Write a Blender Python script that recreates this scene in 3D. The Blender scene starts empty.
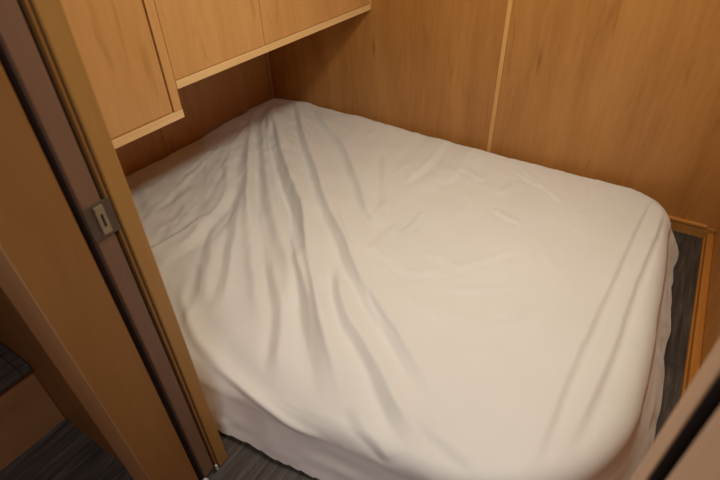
import bpy, bmesh, math, random
import numpy as np
from mathutils import Vector, Matrix
random.seed(4); RNG = np.random.RandomState(11)
S = bpy.context.scene
COL = S.collection

# ------------------------------------------------------------------ helpers
def link(name, me, mat, parent=None):
    o = bpy.data.objects.new(name, me)
    COL.objects.link(o)
    if mat: me.materials.append(mat)
    if parent: o.parent = parent
    return o
def tag(o, label=None, cat=None, group=None, kind=None):
    if label: o['label'] = label
    if cat: o['category'] = cat
    if group: o['group'] = group
    if kind: o['kind'] = kind
    return o
def empty(name, loc, label, cat, group=None):
    o = bpy.data.objects.new(name, None); COL.objects.link(o)
    o.location = loc; o.empty_display_size = .05
    tag(o, label, cat, group)
    return o
def hexa(bm, bot, top, z0, z1):
    """bot/top = (x0,x1,y0,y1) rectangles"""
    vs = []
    for (x0, x1, y0, y1), z in ((bot, z0), (top, z1)):
        for x, y in ((x0, y0), (x1, y0), (x1, y1), (x0, y1)):
            vs.append(bm.verts.new((x, y, z)))
    for f in ((3,2,1,0), (4,5,6,7), (0,1,5,4), (1,2,6,5), (2,3,7,6), (3,0,4,7)):
        bm.faces.new([vs[i] for i in f])
def box(bm, x0, x1, y0, y1, z0, z1):
    hexa(bm, (x0,x1,y0,y1), (x0,x1,y0,y1), z0, z1)
def mesh(name, fn, mat, parent=None, bevel=0.0, seg=2, off=(0,0,0)):
    bm = bmesh.new(); fn(bm)
    if bevel:
        bmesh.ops.bevel(bm, geom=bm.edges[:], offset=bevel, segments=seg, profile=.5, affect='EDGES')
    bmesh.ops.recalc_face_normals(bm, faces=bm.faces[:])
    if any(off): bmesh.ops.translate(bm, verts=bm.verts[:], vec=(-off[0], -off[1], -off[2]))
    me = bpy.data.meshes.new(name); bm.to_mesh(me); bm.free()
    return link(name, me, mat, parent)
def bx(name, b, mat, parent=None, bevel=0.0015, off=(0,0,0)):
    return mesh(name, lambda bm: box(bm, *b), mat, parent, bevel, off=off)

# ------------------------------------------------------------------ materials
def newmat(name):
    m = bpy.data.materials.new(name); m.use_nodes = True
    nt = m.node_tree; b = nt.nodes['Principled BSDF']
    return m, nt, b
def srgb(r, g, b):
    f = lambda c: (c/255/12.92) if c/255 <= .04045 else ((c/255+.055)/1.055)**2.4
    return (f(r), f(g), f(b), 1)
def ramp(nt, stops):
    r = nt.nodes.new('ShaderNodeValToRGB'); e = r.color_ramp.elements
    while len(e) > 1: e.remove(e[-1])
    e[0].position = stops[0][0]; e[0].color = stops[0][1]
    for p, c in stops[1:]:
        n = e.new(p); n.color = c
    return r
def wood(name, lo, mid, hi, grain='z', rough=.42, seed=0.0, knots=True, bump=.05, coat=.15, scale=1.0, k=(.94,.79,.55,1)):
    lo, mid, hi = [tuple(c*kk for c, kk in zip(q, k)) for q in (lo, mid, hi)]
    m, nt, b = newmat(name); L = nt.links.new; N = nt.nodes.new
    tc = N('ShaderNodeTexCoord'); mp = N('ShaderNodeMapping')
    sc = {'z': (1,1,.11), 'y': (1,.11,1), 'x': (.11,1,1)}[grain]
    mp.inputs['Scale'].default_value = [s*scale for s in sc]; mp.inputs['Location'].default_value = (seed, seed*1.7, seed*.31)
    L(tc.outputs['Object'], mp.inputs['Vector'])
    big = N('ShaderNodeTexNoise'); big.inputs['Scale'].default_value = 7; big.inputs['Detail'].default_value = 3; big.inputs['Distortion'].default_value = .8
    L(mp.outputs[0], big.inputs['Vector'])
    fine = N('ShaderNodeTexNoise'); fine.inputs['Scale'].default_value = 60; fine.inputs['Detail'].default_value = 5; fine.inputs['Roughness'].default_value = .65
    L(mp.outputs[0], fine.inputs['Vector'])
    mx = N('ShaderNodeMix'); mx.data_type = 'FLOAT'; mx.inputs[0].default_value = .38
    L(big.outputs['Fac'], mx.inputs[2]); L(fine.outputs['Fac'], mx.inputs[3])
    r = ramp(nt, [(.30, lo), (.5, mid), (.70, hi)]); L(mx.outputs[0], r.inputs[0])
    out = r.outputs[0]
    if knots:
        # darker mineral streaks and pin knots typical of maple veneer
        mp2 = N('ShaderNodeMapping'); s2 = {'z': (1,1,.16), 'y': (1,.16,1), 'x': (.16,1,1)}[grain]
        mp2.inputs['Scale'].default_value = s2; mp2.inputs['Location'].default_value = (seed*2.3+.4, .21+seed, seed)
        L(tc.outputs['Object'], mp2.inputs['Vector'])
        vo = N('ShaderNodeTexVoronoi'); vo.inputs['Scale'].default_value = 7.5; vo.inputs['Randomness'].default_value = 1
        L(mp2.outputs[0], vo.inputs['Vector'])
        r2 = ramp(nt, [(.0, (.5,.45,.4,1)), (.03, (.74,.7,.66,1)), (.08, (1,1,1,1))]); L(vo.outputs['Distance'], r2.inputs[0])
        st = N('ShaderNodeTexNoise'); st.inputs['Scale'].default_value = 16; st.inputs['Detail'].default_value = 2; st.inputs['Distortion'].default_value = 1.6
        L(mp2.outputs[0], st.inputs['Vector'])
        r3 = ramp(nt, [(.61, (1,1,1,1)), (.80, (.80,.75,.68,1))]); L(st.outputs['Fac'], r3.inputs[0])
        for rr in (r2, r3):
            mm = N('ShaderNodeMix'); mm.data_type = 'RGBA'; mm.blend_type = 'MULTIPLY'; mm.inputs[0].default_value = 1
            L(out, mm.inputs[6]); L(rr.outputs[0], mm.inputs[7]); out = mm.outputs[2]
    L(out, b.inputs['Base Color'])
    b.inputs['Roughness'].default_value = rough; b.inputs['Coat Weight'].default_value = coat; b.inputs['Coat Roughness'].default_value = .3
    bp = N('ShaderNodeBump'); bp.inputs['Strength'].default_value = bump; bp.inputs['Distance'].default_value = .002
    L(fine.outputs['Fac'], bp.inputs['Height']); L(bp.outputs[0], b.inputs['Normal'])
    return m
W_LO, W_MID, W_HI = srgb(164,119,68), srgb(182,137,83), srgb(196,153,98)
M_wall = wood('maple_wall', W_LO, W_MID, W_HI, 'z', seed=3.1)
M_left = wood('maple_left', srgb(168,124,84), srgb(180,136,94), srgb(190,148,106), 'z', seed=8.4, k=(1.15,1.12,1.05,1))
M_door = wood('maple_cabinet', srgb(190,144,90), srgb(202,158,104), srgb(212,170,118), 'z', seed=5.2, k=(1.04,.95,.80,1))
M_rail = wood('maple_rail', srgb(218,182,132), srgb(228,194,144), srgb(234,202,156), 'y', seed=1.2, knots=False, k=(1.05,1.0,.9,1))
M_stile = wood('maple_stile', srgb(200,154,98), srgb(212,168,112), srgb(222,180,124), 'z', seed=2.2, knots=False, k=(1,.92,.8,1))
M_batten = wood('maple_batten', srgb(196,148,88), srgb(212,164,102), srgb(220,176,116), 'z', seed=2.7, knots=False, k=(1.05,1.02,.98,1))
M_jamb = wood('oak_jamb', srgb(172,130,70), srgb(184,142,80), srgb(194,152,90), 'z', seed=6.6, knots=False, rough=.5, k=(.74,.66,.50,1))
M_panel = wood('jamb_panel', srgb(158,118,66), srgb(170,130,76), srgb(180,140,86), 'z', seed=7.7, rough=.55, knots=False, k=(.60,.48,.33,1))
M_dooredge = wood('door_edge', srgb(108,78,58), srgb(118,87,65), srgb(128,95,72), 'z', seed=9.1, rough=.5, knots=False, k=(1,1,1,1))
M_case = wood('casing', srgb(160,122,86), srgb(174,136,98), srgb(184,146,108), 'z', seed=4.4, rough=.5, knots=False, k=(1.3,1.2,1.05,1))
M_trimx = wood('trim_x', srgb(190,136,72), srgb(208,154,88), srgb(218,166,100), 'x', seed=4.4, knots=False)
M_trimy = wood('trim_y', srgb(190,126,56), srgb(208,144,70), srgb(218,156,82), 'y', seed=5.4, knots=False, k=(.72,.62,.45,1))
M_riser = wood('riser_wood', srgb(150,104,66), srgb(168,120,80), srgb(180,132,92), 'y', seed=5.9, knots=False, k=(.85,.85,.8,1))

def floor_mat(name='vinyl_plank'):
    m, nt, b = newmat(name); L = nt.links.new; N = nt.nodes.new
    tc = N('ShaderNodeTexCoord')
    rot = N('ShaderNodeMapping'); rot.inputs['Rotation'].default_value = (0, 0, math.pi/2)
    L(tc.outputs['Object'], rot.inputs['Vector'])
    br = N('ShaderNodeTexBrick'); br.offset = .37; br.inputs['Scale'].default_value = 1
    br.inputs['Brick Width'].default_value = 1.2; br.inputs['Row Height'].default_value = .15
    br.inputs['Mortar Size'].default_value = .0016; br.inputs['Bias'].default_value = 0
    br.inputs['Color1'].default_value = (.9,.9,.9,1); br.inputs['Color2'].default_value = (1.15,1.15,1.15,1); br.inputs['Mortar'].default_value = (.3,.3,.3,1)
    L(rot.outputs[0], br.inputs['Vector'])
    mp = N('ShaderNodeMapping'); mp.inputs['Scale'].default_value = (1, .07, 1); L(tc.outputs['Object'], mp.inputs['Vector'])
    n1 = N('ShaderNodeTexNoise'); n1.inputs['Scale'].default_value = 75; n1.inputs['Detail'].default_value = 6; n1.inputs['Roughness'].default_value = .7; n1.inputs['Distortion'].default_value = .6
    L(mp.outputs[0], n1.inputs['Vector'])
    r = ramp(nt, [(.32, srgb(40,35,32)), (.5, srgb(62,55,50)), (.66, srgb(86,77,70))]); L(n1.outputs['Fac'], r.inputs[0])
    mm = N('ShaderNodeMix'); mm.data_type = 'RGBA'; mm.blend_type = 'MULTIPLY'; mm.inputs[0].default_value = 1
    L(r.outputs[0], mm.inputs[6]); L(br.outputs['Color'], mm.inputs[7]); L(mm.outputs[2], b.inputs['Base Color'])
    b.inputs['Roughness'].default_value = .55
    bp = N('ShaderNodeBump'); bp.inputs['Strength'].default_value = .3; bp.inputs['Distance'].default_value = .001
    L(n1.outputs['Fac'], bp.inputs['Height']); L(bp.outputs[0], b.inputs['Normal'])
    return m
M_floor = floor_mat()

def sheet_mat():
    m, nt, b = newmat('cotton_sheet'); L = nt.links.new; N = nt.nodes.new
    tc = N('ShaderNodeTexCoord')
    n1 = N('ShaderNodeTexNoise'); n1.inputs['Scale'].default_value = 3; n1.inputs['Detail'].default_value = 3
    L(tc.outputs['Object'], n1.inputs['Vector'])
    r = ramp(nt, [(.3, srgb(226,224,219)), (.7, srgb(232,230,226))]); L(n1.outputs['Fac'], r.inputs[0]); L(r.outputs[0], b.inputs['Base Color'])
    b.inputs['Roughness'].default_value = .9; b.inputs['Sheen Weight'].default_value = .25; b.inputs['Sheen Roughness'].default_value = .5
    n2 = N('ShaderNodeTexNoise'); n2.inputs['Scale'].default_value = 260; n2.inputs['Detail'].default_value = 2
    L(tc.outputs['Object'], n2.inputs['Vector'])
    bp = N('ShaderNodeBump'); bp.inputs['Strength'].default_value = .08; bp.inputs['Distance'].default_value = .001
    L(n2.outputs['Fac'], bp.inputs['Height']); L(bp.outputs[0], b.inputs['Normal'])
    return m
M_sheet = sheet_mat()
def plain(name, c, rough=.6, metal=0, noise=.06):
    m, nt, b = newmat(name); L = nt.links.new; N = nt.nodes.new
    tc = N('ShaderNodeTexCoord'); n = N('ShaderNodeTexNoise'); n.inputs['Scale'].default_value = 30; L(tc.outputs['Object'], n.inputs['Vector'])
    c = list(c); d = [x*(1-noise) for x in c[:3]] + [1]; e = [min(1, x*(1+noise)) for x in c[:3]] + [1]
    r = ramp(nt, [(.3, d), (.7, e)]); L(n.outputs['Fac'], r.inputs[0]); L(r.outputs[0], b.inputs['Base Color'])
    b.inputs['Roughness'].default_value = rough; b.inputs['Metallic'].default_value = metal
    return m
M_ceil = plain('ceiling_vinyl', srgb(216,208,194), .8)
M_foam = plain('mattress_ticking', srgb(205,198,186), .9)
M_metal = plain('brushed_steel', srgb(112,102,92), .42, .8)
M_metal_l = plain('satin_plate', srgb(170,156,130), .42, .7)
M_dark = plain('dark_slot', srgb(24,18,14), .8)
M_gap_shade = plain('gap_shade', srgb(42,25,16), .9)  # dark colour standing in for shade inside the door gaps and groove
M_clear = plain('clear_plastic', srgb(196,186,178), .25)
def emis(name, col, st):
    m, nt, b = newmat(name)
    b.inputs['Base Color'].default_value = (.8,.8,.8,1); b.inputs['Emission Color'].default_value = col; b.inputs['Emission Strength'].default_value = st
    return m

# ------------------------------------------------------------------ setting
W = 2.25; CEIL = 1.75; YF = -1.668
def struct(o): o['kind'] = 'structure'; return o
struct(bx('floor', (-.05, 2.9, -3.0, .05, -.04, 0), M_floor, bevel=0))
struct(bx('wall_back', (-.05, W+.05, 0, .03, 0, CEIL), M_wall, bevel=0))
wl = struct(bx('wall_left', (-.03, 0, -1.70, 0, 0, CEIL), M_left, bevel=0))
struct(bx('wall_right', (W, W+.03, -1.668, 0, 0, CEIL), M_wall, bevel=0))
struct(bx('ceiling', (-.05, 2.9, -3.0, .05, CEIL, CEIL+.03), M_ceil, bevel=0))
# hall enclosure (behind and beside the camera)
struct(bx('wall_hall_right', (2.86, 2.9, -3.0, -1.86, 0, CEIL), M_wall, bevel=0))
struct(bx('wall_hall_front', (-.05, 2.9, -3.04, -3.0, 0, CEIL), M_wall, bevel=0))
struct(bx('wall_hall_left', (-.09, -.05, -3.0, -1.83, 0, CEIL), M_wall, bevel=0))

# battens and corner mouldings
struct(mesh('trim_1', lambda bm: hexa(bm, (1.298,1.316,-.005,0), (1.296,1.313,-.005,0), 0, CEIL), M_batten, bevel=.0015))
struct(bx('trim_2', (0, .004, -.772, -.760, 0, CEIL), M_left))
struct(bx('trim_3', (0, .014, -.014, 0, 0, CEIL), M_left, bevel=.005))
def base_back(bm):
    box(bm, 1.9, 2.248, -.010, 0, 0, .046)
bb = struct(mesh('baseboard_back', base_back, M_wall))
mesh('cap_strip', lambda bm: box(bm, 1.9, 2.216, -.014, 0, .046, .058), M_trimx, bb, bevel=.002)
br_ = struct(bx('baseboard_right', (2.226, W, -1.668, -.016, 0, .034), M_trimy, bevel=.004))
mesh('bottom_lip', lambda bm: box(bm, 2.219, 2.226, -1.668, -.016, 0, .016), M_trimy, br_, bevel=.003)

# ------------------------------------------------------------------ pocket door wall
ZT = 1.1
def lean(b0, b1, z0=0, z1=CEIL):
    """rectangle at z=0 -> rectangle at z=ZT, extended linearly to z0..z1"""
    def at(z):
        t = z/ZT
        return tuple(a+(b-a)*t for a, b in zip(b0, b1))
    return lambda bm: hexa(bm, at(z0), at(z1), z0, z1)
XJ = 1.249
jl = struct(mesh('wall_front_left', lean((0, XJ, -1.700, YF-.003), (0, XJ, -1.698, YF+.003)), M_jamb, bevel=.002))
# hall side of the pocket
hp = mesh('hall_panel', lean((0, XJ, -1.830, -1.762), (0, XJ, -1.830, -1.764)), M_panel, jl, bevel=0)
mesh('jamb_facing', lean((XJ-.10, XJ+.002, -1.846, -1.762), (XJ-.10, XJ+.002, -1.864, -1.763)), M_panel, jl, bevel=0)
mesh('casing', lean((1.125, XJ-.0005, -1.8475, -1.8305), (1.118, XJ-.0005, -1.8655, -1.8305)), M_case, jl, bevel=.002)
# shade in the door gaps set in as dark boxes; guide lip on bedroom side
mesh('gap_shade_fill', lean((.7, XJ-.016, -1.7625, -1.7425), (.7, XJ-.016, -1.7632, -1.7465)), M_gap_shade, jl, bevel=0)
mesh('gap_shade_fill', lean((.7, XJ-.016, -1.7125, -1.6995), (.7, XJ-.016, -1.7135, -1.6985)), M_gap_shade, jl, bevel=0)
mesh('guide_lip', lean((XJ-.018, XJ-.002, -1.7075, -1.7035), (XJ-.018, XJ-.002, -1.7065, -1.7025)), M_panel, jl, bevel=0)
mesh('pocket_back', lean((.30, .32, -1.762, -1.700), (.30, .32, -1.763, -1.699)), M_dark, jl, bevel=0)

# sliding door, slid into its pocket
d = struct(mesh('door_1', lean((.60, XJ-.004, -1.7425, -1.7127), (.60, XJ-.004, -1.7465, -1.7137), z0=.012, z1=1.62), M_dooredge, bevel=.0015))
# flush edge pull on the door's edge
plate = mesh('latch_plate', lambda bm: box(bm, XJ-.0045, XJ-.001, -1.7485, -1.7035, .764, .824), M_metal, d, bevel=.0008)
mesh('edge_pull', lambda bm: box(bm, XJ-.001, XJ+.002, -1.7325, -1.7175, .770, .820), M_metal_l, plate, bevel=.001)
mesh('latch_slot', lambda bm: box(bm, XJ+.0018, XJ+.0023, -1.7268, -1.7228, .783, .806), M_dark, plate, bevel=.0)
# floor guides of the door, screwed to the jamb foot
def guide(bm):
    n = 14
    for (r0, r1, x0, x1) in ((.0035, .0085, 0, .009),):
        rings = []
        for k in range(n):
            a = 2*math.pi*k/n
            rings.append([bm.verts.new((x, r*math.cos(a), r*math.sin(a))) for x, r in ((x0, r0), (x1, r0), (x1, r1), (x0, r1))])
        for k in range(n):
            A, B = rings[k], rings[(k+1) % n]
            for q in range(4):
                bm.faces.new((A[q], B[q], B[(q+1) % 4], A[(q+1) % 4]))
    box(bm, -.004, .004, -.006, .006, -.014, -.006)
g0 = mesh('door_guide', guide, M_clear)
g0.location = (XJ+.001, -1.750, .0145); g0.scale = (1, 1, 1)
tag(g0, 'small clear plastic roller guide at the jamb foot, by the wide dark gap', 'door guide')
g1 = mesh('door_guide', lambda bm: box(bm, -.003, .003, -.003, .003, -.012, .010), M_clear, bevel=.0015)
g1.location = (XJ+.001, -1.7085, .0125)
tag(g1, 'tiny pale plastic bumper at the jamb foot, in the narrow groove nearest the bed', 'door bumper')

# right hand jamb (close to the lens)
XR = 2.015
jr = struct(mesh('wall_front_right', lean((XR, W, -1.709, YF), (XR, W, -1.709, YF)), M_case, bevel=.002))
mesh('jamb_facing', lean((XR, W, -1.83, -1.745), (XR, W, -1.83, -1.745)), M_case, jr, bevel=.002)
mesh('groove_shade', lambda bm: (box(bm, XR+.001, XR+.07, -1.712, -1.7091, 0, CEIL), box(bm, XR+.001, XR+.07, -1.7449, -1.742, 0, CEIL)), M_gap_shade, jr, bevel=0)  # dark slips added so the groove looks shaded inside
mesh('jamb_groove', lean((XR+.07, W, -1.745, -1.709), (XR+.07, W, -1.745, -1.709)), M_gap_shade, jr, bevel=0)
struct(bx('wall_hall', (W, 2.9, -1.83, -1.668, 0, CEIL), M_wall, bevel=0))
struct(bx('wall_header', (XJ+.003, XR, -1.83, YF, 1.63, CEIL), M_jamb, bevel=.0))

# ------------------------------------------------------------------ steps in the hall
st = empty('stairs', (.4, -2.3, 0), 'low dark plank steps with wooden risers, left of the door jamb', 'stairs')
o_ = (.4, -2.3, 0)
def tread(x0, x1, z): return lambda bm: box(bm, x0, x1, -2.95, -1.8315, z-.03, z)
mesh('riser', lambda bm: box(bm, .75, .77, -2.95, -1.8315, .0, .228), M_riser, st, off=o_)
mesh('tread', tread(.47, .79, .258), M_floor, st, bevel=.003, off=o_)
mesh('riser', lambda bm: box(bm, .45, .47, -2.95, -1.8315, .228, .44), M_riser, st, off=o_)
mesh('tread', tread(-.049, .485, .47), M_floor, st, bevel=.003, off=o_)

# ------------------------------------------------------------------ overhead cabinets
DC = .675; ZU = .698; ZL = .612; YC = -1.118; FY = -1.663
ca = empty('overhead_cabinet', (.3, -.55, ZU), 'long maple overhead cabinet with two flat doors, ending at the back wall', 'cabinet')
oa = (.3, -.55, ZU)
mesh('body', lambda bm: box(bm, .004, DC-.02, YC+.002, -.002, ZU+.002, CEIL-.002), M_left, ca, off=oa)
mesh('bottom_rail', lambda bm: box(bm, DC-.02, DC+.004, YC+.002, -.012, ZU, ZU+.024), M_rail, ca, bevel=.0015, off=oa)
mesh('end_stile', lambda bm: box(bm, DC-.02, DC+.004, -.012, -.001, ZU, CEIL-.002), M_stile, ca, bevel=.001, off=oa)
for a, b_ in ((YC+.004, -.7175), (-.7105, -.013)):
    mesh('door', lambda bm: box(bm, DC-.019, DC, a, b_, ZU+.0255, CEIL-.05), M_door, ca, bevel=.0015, off=oa)
mesh('divider', lambda bm: box(bm, DC-.019, DC-.0025, -.7165, -.7115, ZU+.0255, CEIL-.05), M_stile, ca, bevel=0, off=oa)
cb = empty('overhead_cabinet', (.3, -1.4, ZL), 'maple overhead cabinet beside the door jamb, hanging lower than its neighbour', 'cabinet')
ob = (.3, -1.4, ZL)
mesh('body', lambda bm: box(bm, .004, DC-.02, FY, YC, ZL+.002, CEIL-.002), M_left, cb, off=ob)
mesh('bottom_rail', lambda bm: box(bm, DC-.02, DC+.006, FY, YC, ZL, ZL+.025), M_rail, cb, bevel=.0015, off=ob)
mesh('stile', lambda bm: box(bm, DC-.02, DC+.004, YC-.030, YC, ZL+.0255, CEIL-.002), M_stile, cb, bevel=.0015, off=ob)
mesh('door', lambda bm: box(bm, DC-.019, DC, FY, YC-.0335, ZL+.0275, CEIL-.05), M_door, cb, bevel=.0015, off=ob)

# ------------------------------------------------------------------ mattress and sheet
H = .168      # top of the sheet
RR = .060     # edge rounding
# outline of the flat top (max outline minus RR), counter-clockwise from back left
def arc(cx, cy, r, a0, a1, n=24):
    return [(cx+r*math.cos(math.radians(a0+(a1-a0)*i/n)), cy+r*math.sin(math.radians(a0+(a1-a0)*i/n))) for i in range(n+1)]
XI, YB = 2.054, -.066
poly = []
poly += arc(.115, YB-.05, .05, 90, 180, 10)           # back left
poly += [(.066, -.8)]
poly += arc(.166, -1.445, .10, 180, 270, 14)          # front left
poly += [(.7, -1.55), (1.18, -1.548), (1.37, -1.525), (1.48, -1.507)]
poly += arc(XI-.42, -1.072, .42, 285, 357, 26)        # wide front right corner
poly += [(XI, -.9), (XI-.010, -.5)]
poly += arc(XI-.158, YB-.14, .13, 5, 86, 20)          # back right
poly = np.array(poly)
A = poly; B = np.roll(poly, -1, axis=0)
def nearest(P):
    """nearest outline point, distance and inside flag"""
    best = np.full(len(P), 1e9); bp = np.zeros_like(P); inside = np.zeros(len(P), bool)
    for a, b in zip(A, B):
        ab = b-a; l2 = ab@ab
        if l2 < 1e-12: continue
        t = np.clip(((P-a)@ab)/l2, 0, 1); q = a+t[:, None]*ab
        dd = np.hypot(*(P-q).T); m = dd < best
        best[m] = dd[m]; bp[m] = q[m]
        c = ((a[1] > P[:, 1]) != (b[1] > P[:, 1]))
        with np.errstate(divide='ignore', invalid='ignore'):
            xx = (b[0]-a[0])*(P[:, 1]-a[1])/(b[1]-a[1] if abs(b[1]-a[1]) > 1e-12 else 1e-12)+a[0]
        inside ^= (c & (P[:, 0] < xx))
    return bp, best, inside
DROP = RR*math.pi/2 + (H-RR)-.004
st_ = .006
xs = np.arange(.066-DROP-.01, XI+DROP+.01, st_); ys = np.arange(-1.56-DROP-.01, YB+DROP+.01, st_)
GX, GY = np.meshgrid(xs, ys, indexing='ij')
P = np.stack([GX.ravel(), GY.ravel()], 1)
bp, dist, ins = nearest(P)
d_out = np.where(ins, 0, dist)
d_c = np.minimum(d_out, DROP)
nrm = np.where(d_out[:, None] > 1e-9, (P-bp)/np.maximum(d_out, 1e-9)[:, None], 0)

# smooth value noise
def vnoise(X, Y, s, seed):
    r = np.random.RandomState(seed); g = r.rand(64, 64)
    x = X*s; y = Y*s; xi = np.floor(x).astype(int); yi = np.floor(y).astype(int)
    fx = x-xi; fy = y-yi; fx = fx*fx*(3-2*fx); fy = fy*fy*(3-2*fy)
    G = lambda a, b: g[a % 64, b % 64]
    return (G(xi, yi)*(1-fx)*(1-fy)+G(xi+1, yi)*fx*(1-fy)+G(xi, yi+1)*(1-fx)*fy+G(xi+1, yi+1)*fx*fy)*2-1

def spline(pts, n=8):
    p = np.array(pts, float)
    if len(p) < 3: return p
    q = np.vstack([2*p[0]-p[1], p, 2*p[-1]-p[-2]]); out = []
    for i in range(1, len(q)-2):
        for k in range(n):
            t = k/n; a, b, c, e = q[i-1], q[i], q[i+1], q[i+2]
            out.append(.5*((2*b)+(-a+c)*t+(2*a-5*b+4*c-e)*t*t+(-a+3*b-3*c+e)*t**3))
    out.append(p[-1]); return np.array(out)
def fold_field(P, pts, amp, w, kind, side=1, grow=(1., 1.), wig=.0, taper=.18, seed=0):
    """height added by one fold of the cloth that runs along pts"""
    c = spline(pts); seg = np.hypot(*(c[1:]-c[:-1]).T); cum = np.r_[0, np.cumsum(seg)]; T = cum[-1]
    lo = c.min(0)-6*w*max(grow); hi = c.max(0)+6*w*max(grow)
    m = np.where((P[:, 0] > lo[0]) & (P[:, 0] < hi[0]) & (P[:, 1] > lo[1]) & (P[:, 1] < hi[1]))[0]
    Q = P[m]; best = np.full(len(Q), 1e9); sd = np.zeros(len(Q)); tt = np.zeros(len(Q)); ext = np.zeros(len(Q))
    for i in range(len(c)-1):
        a, b = c[i], c[i+1]; ab = b-a; l2 = ab@ab
        if l2 < 1e-12: continue
        tr = ((Q-a)@ab)/l2; t = np.clip(tr, 0, 1); q = a+t[:, None]*ab; v = Q-q; dd = np.hypot(*v.T)
        k = dd < best
        cr = (ab[0]*(Q[:, 1]-a[1])-ab[1]*(Q[:, 0]-a[0]))/math.sqrt(l2)
        best[k] = dd[k]; sd[k] = np.where(cr[k] >= 0, dd[k], -dd[k]); tt[k] = (cum[i]+t[k]*seg[i])/T
    ww = w*(grow[0]+(grow[1]-grow[0])*tt)
    if wig: sd = sd+wig*vnoise(Q[:, 0], Q[:, 1], 17, 5+seed)
    u = sd/ww*side
    if kind == 'step':      # one flank steep, the other long
        # crisp crest at u=0, long fall behind it, steeper flank and a shallow trough in front
        f = np.where(u > 0, np.exp(-u/3.2), np.where(u > -2.0, 1+u*.72, 0))
        f = np.where(u <= -2.0, -.44*np.exp(-((u+2.0)/1.5)**2), f)*.8
    elif kind == 'soft': f = np.where(u > 0, u*np.exp(-u*u/2)*1.2, u*np.exp(-u*u/2)*.75) + .35*np.exp(-((u-1.4)/2.0)**2)
    elif kind == 'ridge': f = np.exp(-u*u/2)
    elif kind == 'valley': f = -np.exp(-u*u/2) + .45*np.exp(-((u-2.2)**2)) + .45*np.exp(-((u+2.2)**2))
    elif kind == 'pleat':   # a tuck: cloth doubled over a sharp line
        f = np.where(u > 0, np.exp(-u/1.6), -.5*np.exp(u/.8)); f = f*(1-np.exp(-np.abs(u)*4))
    e = np.clip(np.minimum(tt, 1-tt)/taper, 0, 1); e = e*e*(3-2*e)
    out = np.zeros(len(P)); out[m] = amp*f*e*(best < 6*ww)
    return out

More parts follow.
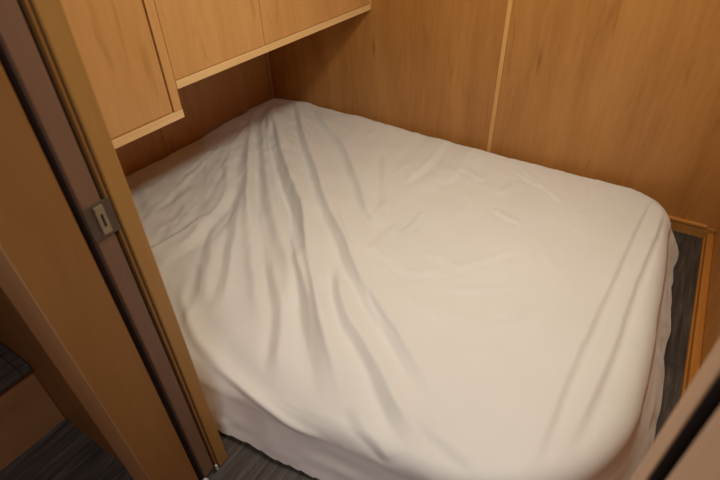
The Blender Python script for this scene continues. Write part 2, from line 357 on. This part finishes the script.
F = [  # points, amplitude, width, kind, side, (start width, end width)
 ([(.10,-.12),(.145,-.277),(.403,-.579),(.621,-.816),(.80,-1.0)], .006, .016, 'valley', 1, (.8,1.2)),
 ([(.07,-.09),(.114,-.144),(.448,-.474),(.697,-.699),(.879,-.851),(1.022,-1.017),(1.294,-1.295),(1.432,-1.419),(1.50,-1.50)], .016, .024, 'step', 1, (.7,1.3)),
 ([(.15,-.20),(.208,-.285),(.439,-.536),(.668,-.762),(.917,-.977),(1.079,-1.124),(1.274,-1.298)], .008, .018, 'step', -1, (.7,1.1)),
 ([(.10,-.16),(.33,-.40),(.57,-.63),(.80,-.84)], .007, .016, 'ridge', 1, (.7,1.2)),
 ([(.16,-.03),(.245,-.088),(.507,-.356),(.753,-.59),(.94,-.776),(1.118,-.921),(1.29,-1.072),(1.484,-1.198),(1.624,-1.295),(1.727,-1.344),(1.80,-1.38)], .0095, .018, 'step', 1, (.6,1.3)),
 ([(1.18,-1.05),(1.325,-1.217),(1.469,-1.31),(1.615,-1.413),(1.70,-1.46)], .0085, .016, 'step', 1, (.8,1.2)),
 ([(.36,-.09),(.536,-.212),(.711,-.326),(.931,-.546),(1.086,-.715),(1.201,-.824)], .0055, .017, 'step', 1, (1,.9)),
 ([(.93,-.30),(.965,-.369),(1.1,-.6),(1.189,-.731)], .003, .014, 'step', 1, (1,1)),
 ([(1.46,-1.06),(1.549,-1.064),(1.628,-1.063),(1.709,-1.005),(1.80,-.90)], .0040, .014, 'step', 1, (1,1)),
 ([(1.20,-.91),(1.285,-.931),(1.407,-.953),(1.465,-.918),(1.52,-.88)], .0034, .011, 'step', 1, (1,1)),
 ([(1.48,-1.0),(1.533,-.98),(1.603,-.943),(1.67,-.898),(1.72,-.85)], .0025, .012, 'soft', 1, (1,1)),
 ([(1.38,-.85),(1.459,-.852),(1.536,-.864),(1.625,-.736),(1.67,-.68)], .003, .014, 'soft', 1, (1,1)),
 ([(1.999,-.05),(1.999,-.098),(1.977,-.39),(1.966,-.621),(1.945,-.982),(1.938,-1.166),(1.935,-1.33),(1.93,-1.45)], .0050, .010, 'soft', -1, (.6,1.4)),
 ([(2.05,-.12),(2.049,-.2),(2.045,-.347),(2.025,-.681),(2.019,-.934),(2.008,-1.111),(1.99,-1.277),(1.97,-1.36)], .0055, .010, 'soft', -1, (.7,1.4)),
 ([(.30,-.62),(.356,-.715),(.53,-.904),(.612,-1.098),(.642,-1.208),(.653,-1.329)], .006, .018, 'step', -1, (1,1)),
 ([(.54,-.82),(.616,-.906),(.756,-1.086),(.938,-1.32),(.99,-1.42)], .0055, .018, 'step', 1, (1,1)),
 ([(.66,-1.08),(.723,-1.173),(.885,-1.351),(.93,-1.42)], .004, .014, 'step', 1, (1,1)),
 ([(.76,-1.26),(.843,-1.333),(.911,-1.437),(.95,-1.5)], .004, .013, 'step', 1, (1,1)),
 ([(.72,-.85),(.8,-.936),(.999,-1.094),(1.111,-1.216),(1.18,-1.30)], .005, .017, 'ridge', 1, (1,1)),
 ([(.95,-1.12),(1.03,-1.194),(1.171,-1.324),(1.259,-1.446),(1.29,-1.5)], .0055, .016, 'step', 1, (1,1)),
 ([(1.50,-1.45),(1.552,-1.486),(1.62,-1.516),(1.66,-1.54)], .003, .013, 'step', 1, (1,1)),
 ([(1.57,-1.33),(1.605,-1.353),(1.686,-1.385),(1.73,-1.40)], .0025, .010, 'step', 1, (1,1)),
 ([(1.64,-1.38),(1.678,-1.403),(1.76,-1.43),(1.83,-1.441)], .003, .012, 'step', 1, (1,1)),
 ([(1.10,-.03),(1.106,-.044),(1.13,-.254),(1.116,-.504)], .004, .015, 'step', -1, (1,1)),
 ([(1.24,-.05),(1.247,-.08),(1.272,-.304),(1.258,-.423)], .003, .014, 'step', -1, (1,1)),
 ([(.41,-1.25),(.412,-1.138),(.392,-.983),(.36,-.90)], .003, .018, 'step', -1, (1,1)),
 ([(.10,-.98),(.152,-1.03),(.377,-1.158),(.45,-1.2)], .002, .018, 'step', 1, (1,1)),
 ([(.57,-1.36),(.588,-1.253),(.594,-1.13),(.58,-1.05)], .005, .016, 'step', -1, (1,1)),
 ([(.25,-.45),(.321,-.545),(.622,-.877),(.897,-1.154),(1.079,-1.322),(1.15,-1.4)], .005, .018, 'ridge', 1, (.7,1)),
]
hz = np.zeros(len(P))
NF = len(F); rr = random.Random(7)
for k in (1, 4, 2, 6):          # crisp creases riding on the crests of the long folds
    F.append((F[k][0], .0022, .007, 'step', F[k][4], (1, 1)))
for k in range(26):             # short radiating tension creases, mostly left of the main folds
    t0 = math.radians(rr.uniform(32, 74)); r0 = rr.uniform(.25, 1.25); ln = rr.uniform(.2, .5); bend = rr.uniform(-.10, .10)
    pp = [(math.cos(t0+bend*q*q)*(r0+ln*q), -math.sin(t0+bend*q*q)*(r0+ln*q)) for q in (0, .33, .66, 1)]
    if min(p_[1] for p_ in pp) < -1.5: continue
    F.append((pp, rr.uniform(.0012, .0026), rr.uniform(.007, .012), 'step', rr.choice((1, 1, -1)), (.8, 1.2)))
for k in range(14):             # small crumples across the middle and the head side
    cx, cy = rr.uniform(1.1, 1.8), rr.uniform(-.95, -.12); a_ = math.radians(rr.uniform(-110, -20)); ln = rr.uniform(.08, .22)
    pp = [(cx+math.cos(a_+b_)*ln*q, cy+math.sin(a_+b_)*ln*q) for q, b_ in ((-.5, 0), (0, 0), (.5, rr.uniform(-.3, .3)))]
    F.append((pp, rr.uniform(.0014, .0026), rr.uniform(.009, .016), 'soft', 1, (1, 1)))
for i, (pts, amp, w, kind, side, gr) in enumerate(F):
    hz += fold_field(P, pts, amp*(1.6 if kind == 'soft' else 2.9 if i < NF and amp > .0045 else 2.1), w*.92, kind, side, gr, wig=.0015 if kind == 'soft' else .003, seed=i)
# soft quilting and small crumples, stronger to the left and along the back edge
X, Y = P[:, 0], P[:, 1]
hz += .0022*vnoise(X+.6*Y, Y, 5, 1) + .0012*vnoise(X, Y-.4*X, 11, 2)
mL = np.clip((.75-X)/.5, 0, 1)
hz += mL*(.0035*vnoise(X*.8-Y*.5, Y*.9+X*.6, 12, 3)+.0018*vnoise(X, Y, 26, 4))
mB = np.clip((Y+.30)/.25, 0, 1)
hz += mB*(.0020*vnoise(X*2.2+Y*.7, Y*.5, 12, 6)+.0010*vnoise(X*2.4, Y*.5, 30, 7))
th = np.degrees(np.arctan2(-Y, np.maximum(X, .001))); rad = np.hypot(X, Y)
fan = np.clip((rad-.15)/.4, 0, 1)*np.clip((1.95-rad)/.5, 0, 1)*np.exp(-((th-50)/26)**2)
hz += fan*(.0060*vnoise(th*.16, rad*.8, 1, 21)+.0035*vnoise(th*.38+rad, rad*1.5, 1, 22))
def ridged(a, b, sc, sd): return .5-np.abs(vnoise(a+.02*vnoise(a, b, sc*2, sd+40), b, sc, sd))
hz += np.clip((.95-X)/.5, 0, 1)*(.0065*ridged(X*.7-Y*.5, Y*.8+X*.5, 9, 31)+.0024*ridged(X, Y+.4*X, 21, 32))
hz += np.clip((X-.9)/.3, 0, 1)*np.clip((1.75-X)/.3, 0, 1)*(.0060*ridged(X*1.2+.3*Y, Y*.6, 7, 33)*np.clip((Y+.9)/.5, 0, 1)+.0036*ridged(X*.5, Y*1.4+X*.4, 6, 34))
hz += .0018*ridged(X, Y, 8, 35)
mU = np.exp(-((X-1.25)/.35)**2-((Y+.35)/.3)**2)
hz += mU*.0028*vnoise(X*1.6, Y*.7, 13, 8)
# the sheet is pulled up a little over the back left corner of the mattress
hz += .030*np.exp(-((X-.30)/.42)**2-((Y+.0)/.40)**2)
hz += .012*np.exp(-((X-.9)/.45)**2-((Y+.0)/.20)**2)
# side drapes: gathers that run down to the hem
side_w = np.clip((d_out-.05)/.10, 0, 1)
per = bp[:, 0]-bp[:, 1]
gath = .010*vnoise(per, per*0+.3, 9, 9)+.0025*vnoise(per, per*0+.7+d_out*2, 22, 10)
# the foot edge of the mattress is soft and rounds off early
hz -= .030*np.exp(-((Y+1.60)/.12)**2)
hz += fold_field(P, [(.78,-1.36),(.88,-1.44),(1.0,-1.505),(1.12,-1.535),(1.22,-1.56),(1.32,-1.585),(1.41,-1.60),(1.53,-1.59)], .011, .011, 'ridge')
hz -= fold_field(P, [(.84,-1.36),(.95,-1.43),(1.1,-1.49),(1.22,-1.515),(1.34,-1.53),(1.5,-1.545)], .008, .022, 'ridge')
# two long soft folds of the skirt at the foot
# placement
ang = np.minimum(d_c/RR, math.pi/2)
r_out = RR*np.sin(ang) + np.clip(d_c-RR*math.pi/2, 0, None)*np.where(bp[:, 0] > 1.95, .55, .30) + side_w*gath
hem = .003+.012*(vnoise(per, per*0+.1, 4, 12)*.5+.5)
zz = H-RR*(1-np.cos(ang))-np.clip(d_c-RR*math.pi/2, 0, None)*(H-RR-hem)/(H-RR-.004)
nh = np.cos(ang)  # how much of the fold goes up, the rest outwards
fade = 1-.6*np.clip(d_out/DROP, 0, 1)
pos = np.where(ins[:, None], P, bp)+nrm*(r_out+hz*np.sin(ang)*fade)[:, None]
z = zz+hz*nh
z = np.maximum(z, .002)
# keep clear of the walls
pos[:, 0] = np.maximum(pos[:, 0], .006); pos[:, 1] = np.minimum(pos[:, 1], -.006); pos[:, 1] = np.maximum(pos[:, 1], -1.655)
V = np.column_stack([pos, z])
nx, ny = GX.shape
keep = (d_out <= DROP+st_*.5)
idx = -np.ones(len(P), int); idx[keep] = np.arange(keep.sum())
I = np.arange(len(P)).reshape(nx, ny)
q = np.stack([I[:-1, :-1], I[1:, :-1], I[1:, 1:], I[:-1, 1:]], -1).reshape(-1, 4)
q = q[(keep[q]).all(1)]
bed = empty('bed', (1.07, -.8, 0), 'low mattress under a wrinkled white fitted sheet, flat on the floor in the corner', 'bed')
ofs = np.array([1.07, -.8, 0])
me = bpy.data.meshes.new('fitted_sheet')
me.from_pydata((V[keep]-ofs).tolist(), [], idx[q].tolist()); me.update()
me.polygons.foreach_set('use_smooth', [True]*len(me.polygons))
sh = link('fitted_sheet', me, M_sheet, bed)
sm = sh.modifiers.new('smooth', 'SMOOTH'); sm.factor = .3; sm.iterations = 1
tag(sh, 'wrinkled white fitted sheet')
# mattress core inside the sheet
def core(bm):
    prev = None
    loops = []
    c0 = poly.mean(0)
    for zc, ins_ in ((.006, .045), (.02, .055), (.07, .040), (.10, .010), (.112, -.03)):
        L_ = []
        for p in poly:
            dv = p-c0; dv /= np.hypot(*dv)
            L_.append(bm.verts.new((p[0]+dv[0]*(ins_-.014), p[1]+dv[1]*(ins_-.014), zc)))
        loops.append(L_)
    n = len(poly)
    for a, b in zip(loops, loops[1:]):
        for i in range(n): bm.faces.new((a[i], a[(i+1) % n], b[(i+1) % n], b[i]))
    bm.faces.new(loops[0]); bm.faces.new(loops[-1])
mesh('mattress', core, M_foam, bed, off=tuple(ofs))
# ------------------------------------------------------------------ lamps
lampb = empty('ceiling_lamp', (1.60, -.86, CEIL), 'round warm white ceiling lamp over the bed, out of the picture', 'ceiling lamp')
def disc(r0, r1, z0, z1):
    def f(bm):
        bmesh.ops.create_cone(bm, cap_ends=True, segments=40, radius1=r0, radius2=r1, depth=z1-z0, matrix=Matrix.Translation((0, 0, (z0+z1)/2)))
    return f
mesh('lamp_base', disc(.17, .175, -.018, -.002), M_metal_l, lampb)
mesh('lamp_lens', disc(.13, .158, -.034, -.018), emis('lamp_lens', (1, .80, .56, 1), 6), lampb)
lh = empty('ceiling_lamp', (1.98, -2.30, CEIL), 'added round fixture for the cool fill light over the hall, out of the picture', 'ceiling lamp')  # unseen fixture, added to go with the hall fill light
mesh('lamp_base', disc(.19, .195, -.012, -.002), M_metal_l, lh)
mesh('lamp_lens', disc(.15, .178, -.024, -.012), emis('hall_fill_lens', (.92, .94, 1, 1), 3), lh)
def area(name, loc, size, power, col, rot=(0,0,0), spread=180, sx=None):
    l = bpy.data.lights.new(name, 'AREA'); l.energy = power; l.color = col; l.size = size
    l.shape = 'DISK' if sx is None else 'RECTANGLE'
    if sx: l.size_y = sx
    l.spread = math.radians(spread)
    o = bpy.data.objects.new(name, l); COL.objects.link(o); o.location = loc; o.rotation_euler = rot
    return o
area('bedroom_lamp_light', (1.60, -.86, CEIL-.04), .20, 11.4, (1, .985, .83))
area('hall_fill_light', (1.98, -2.30, CEIL-.03), .35, 8.5, (.92, .94, 1.0))  # cool fill added for the bed's left side and the casing
wd = bpy.data.worlds.new('World'); S.world = wd; wd.use_nodes = True
wd.node_tree.nodes['Background'].inputs[0].default_value = (.9, .85, .8, 1); wd.node_tree.nodes['Background'].inputs[1].default_value = .05

# ------------------------------------------------------------------ camera
cam = bpy.data.cameras.new('camera'); co = bpy.data.objects.new('camera', cam); COL.objects.link(co)
fw = Vector((-.44016186, .65778167, -.61121257)); rt = Vector((.84281037, .53745321, -.02854343)); up = Vector((-.30972281, .52770002, .79095162))
R = Matrix((rt, up, -fw)).transposed().to_4x4(); R.translation = Vector((1.924, -2.022, 1.218)); co.matrix_world = R
cam.sensor_width = 36; cam.lens = 486.317/720*36; cam.clip_start = .02
S.camera = co
cam.dof.use_dof = True; cam.dof.focus_distance = 2.0; cam.dof.aperture_fstop = 4.5
S.view_settings.view_transform = 'Standard'; S.view_settings.look = 'None'; S.view_settings.exposure = 0; S.view_settings.gamma = 1
S.view_settings.use_curve_mapping = False
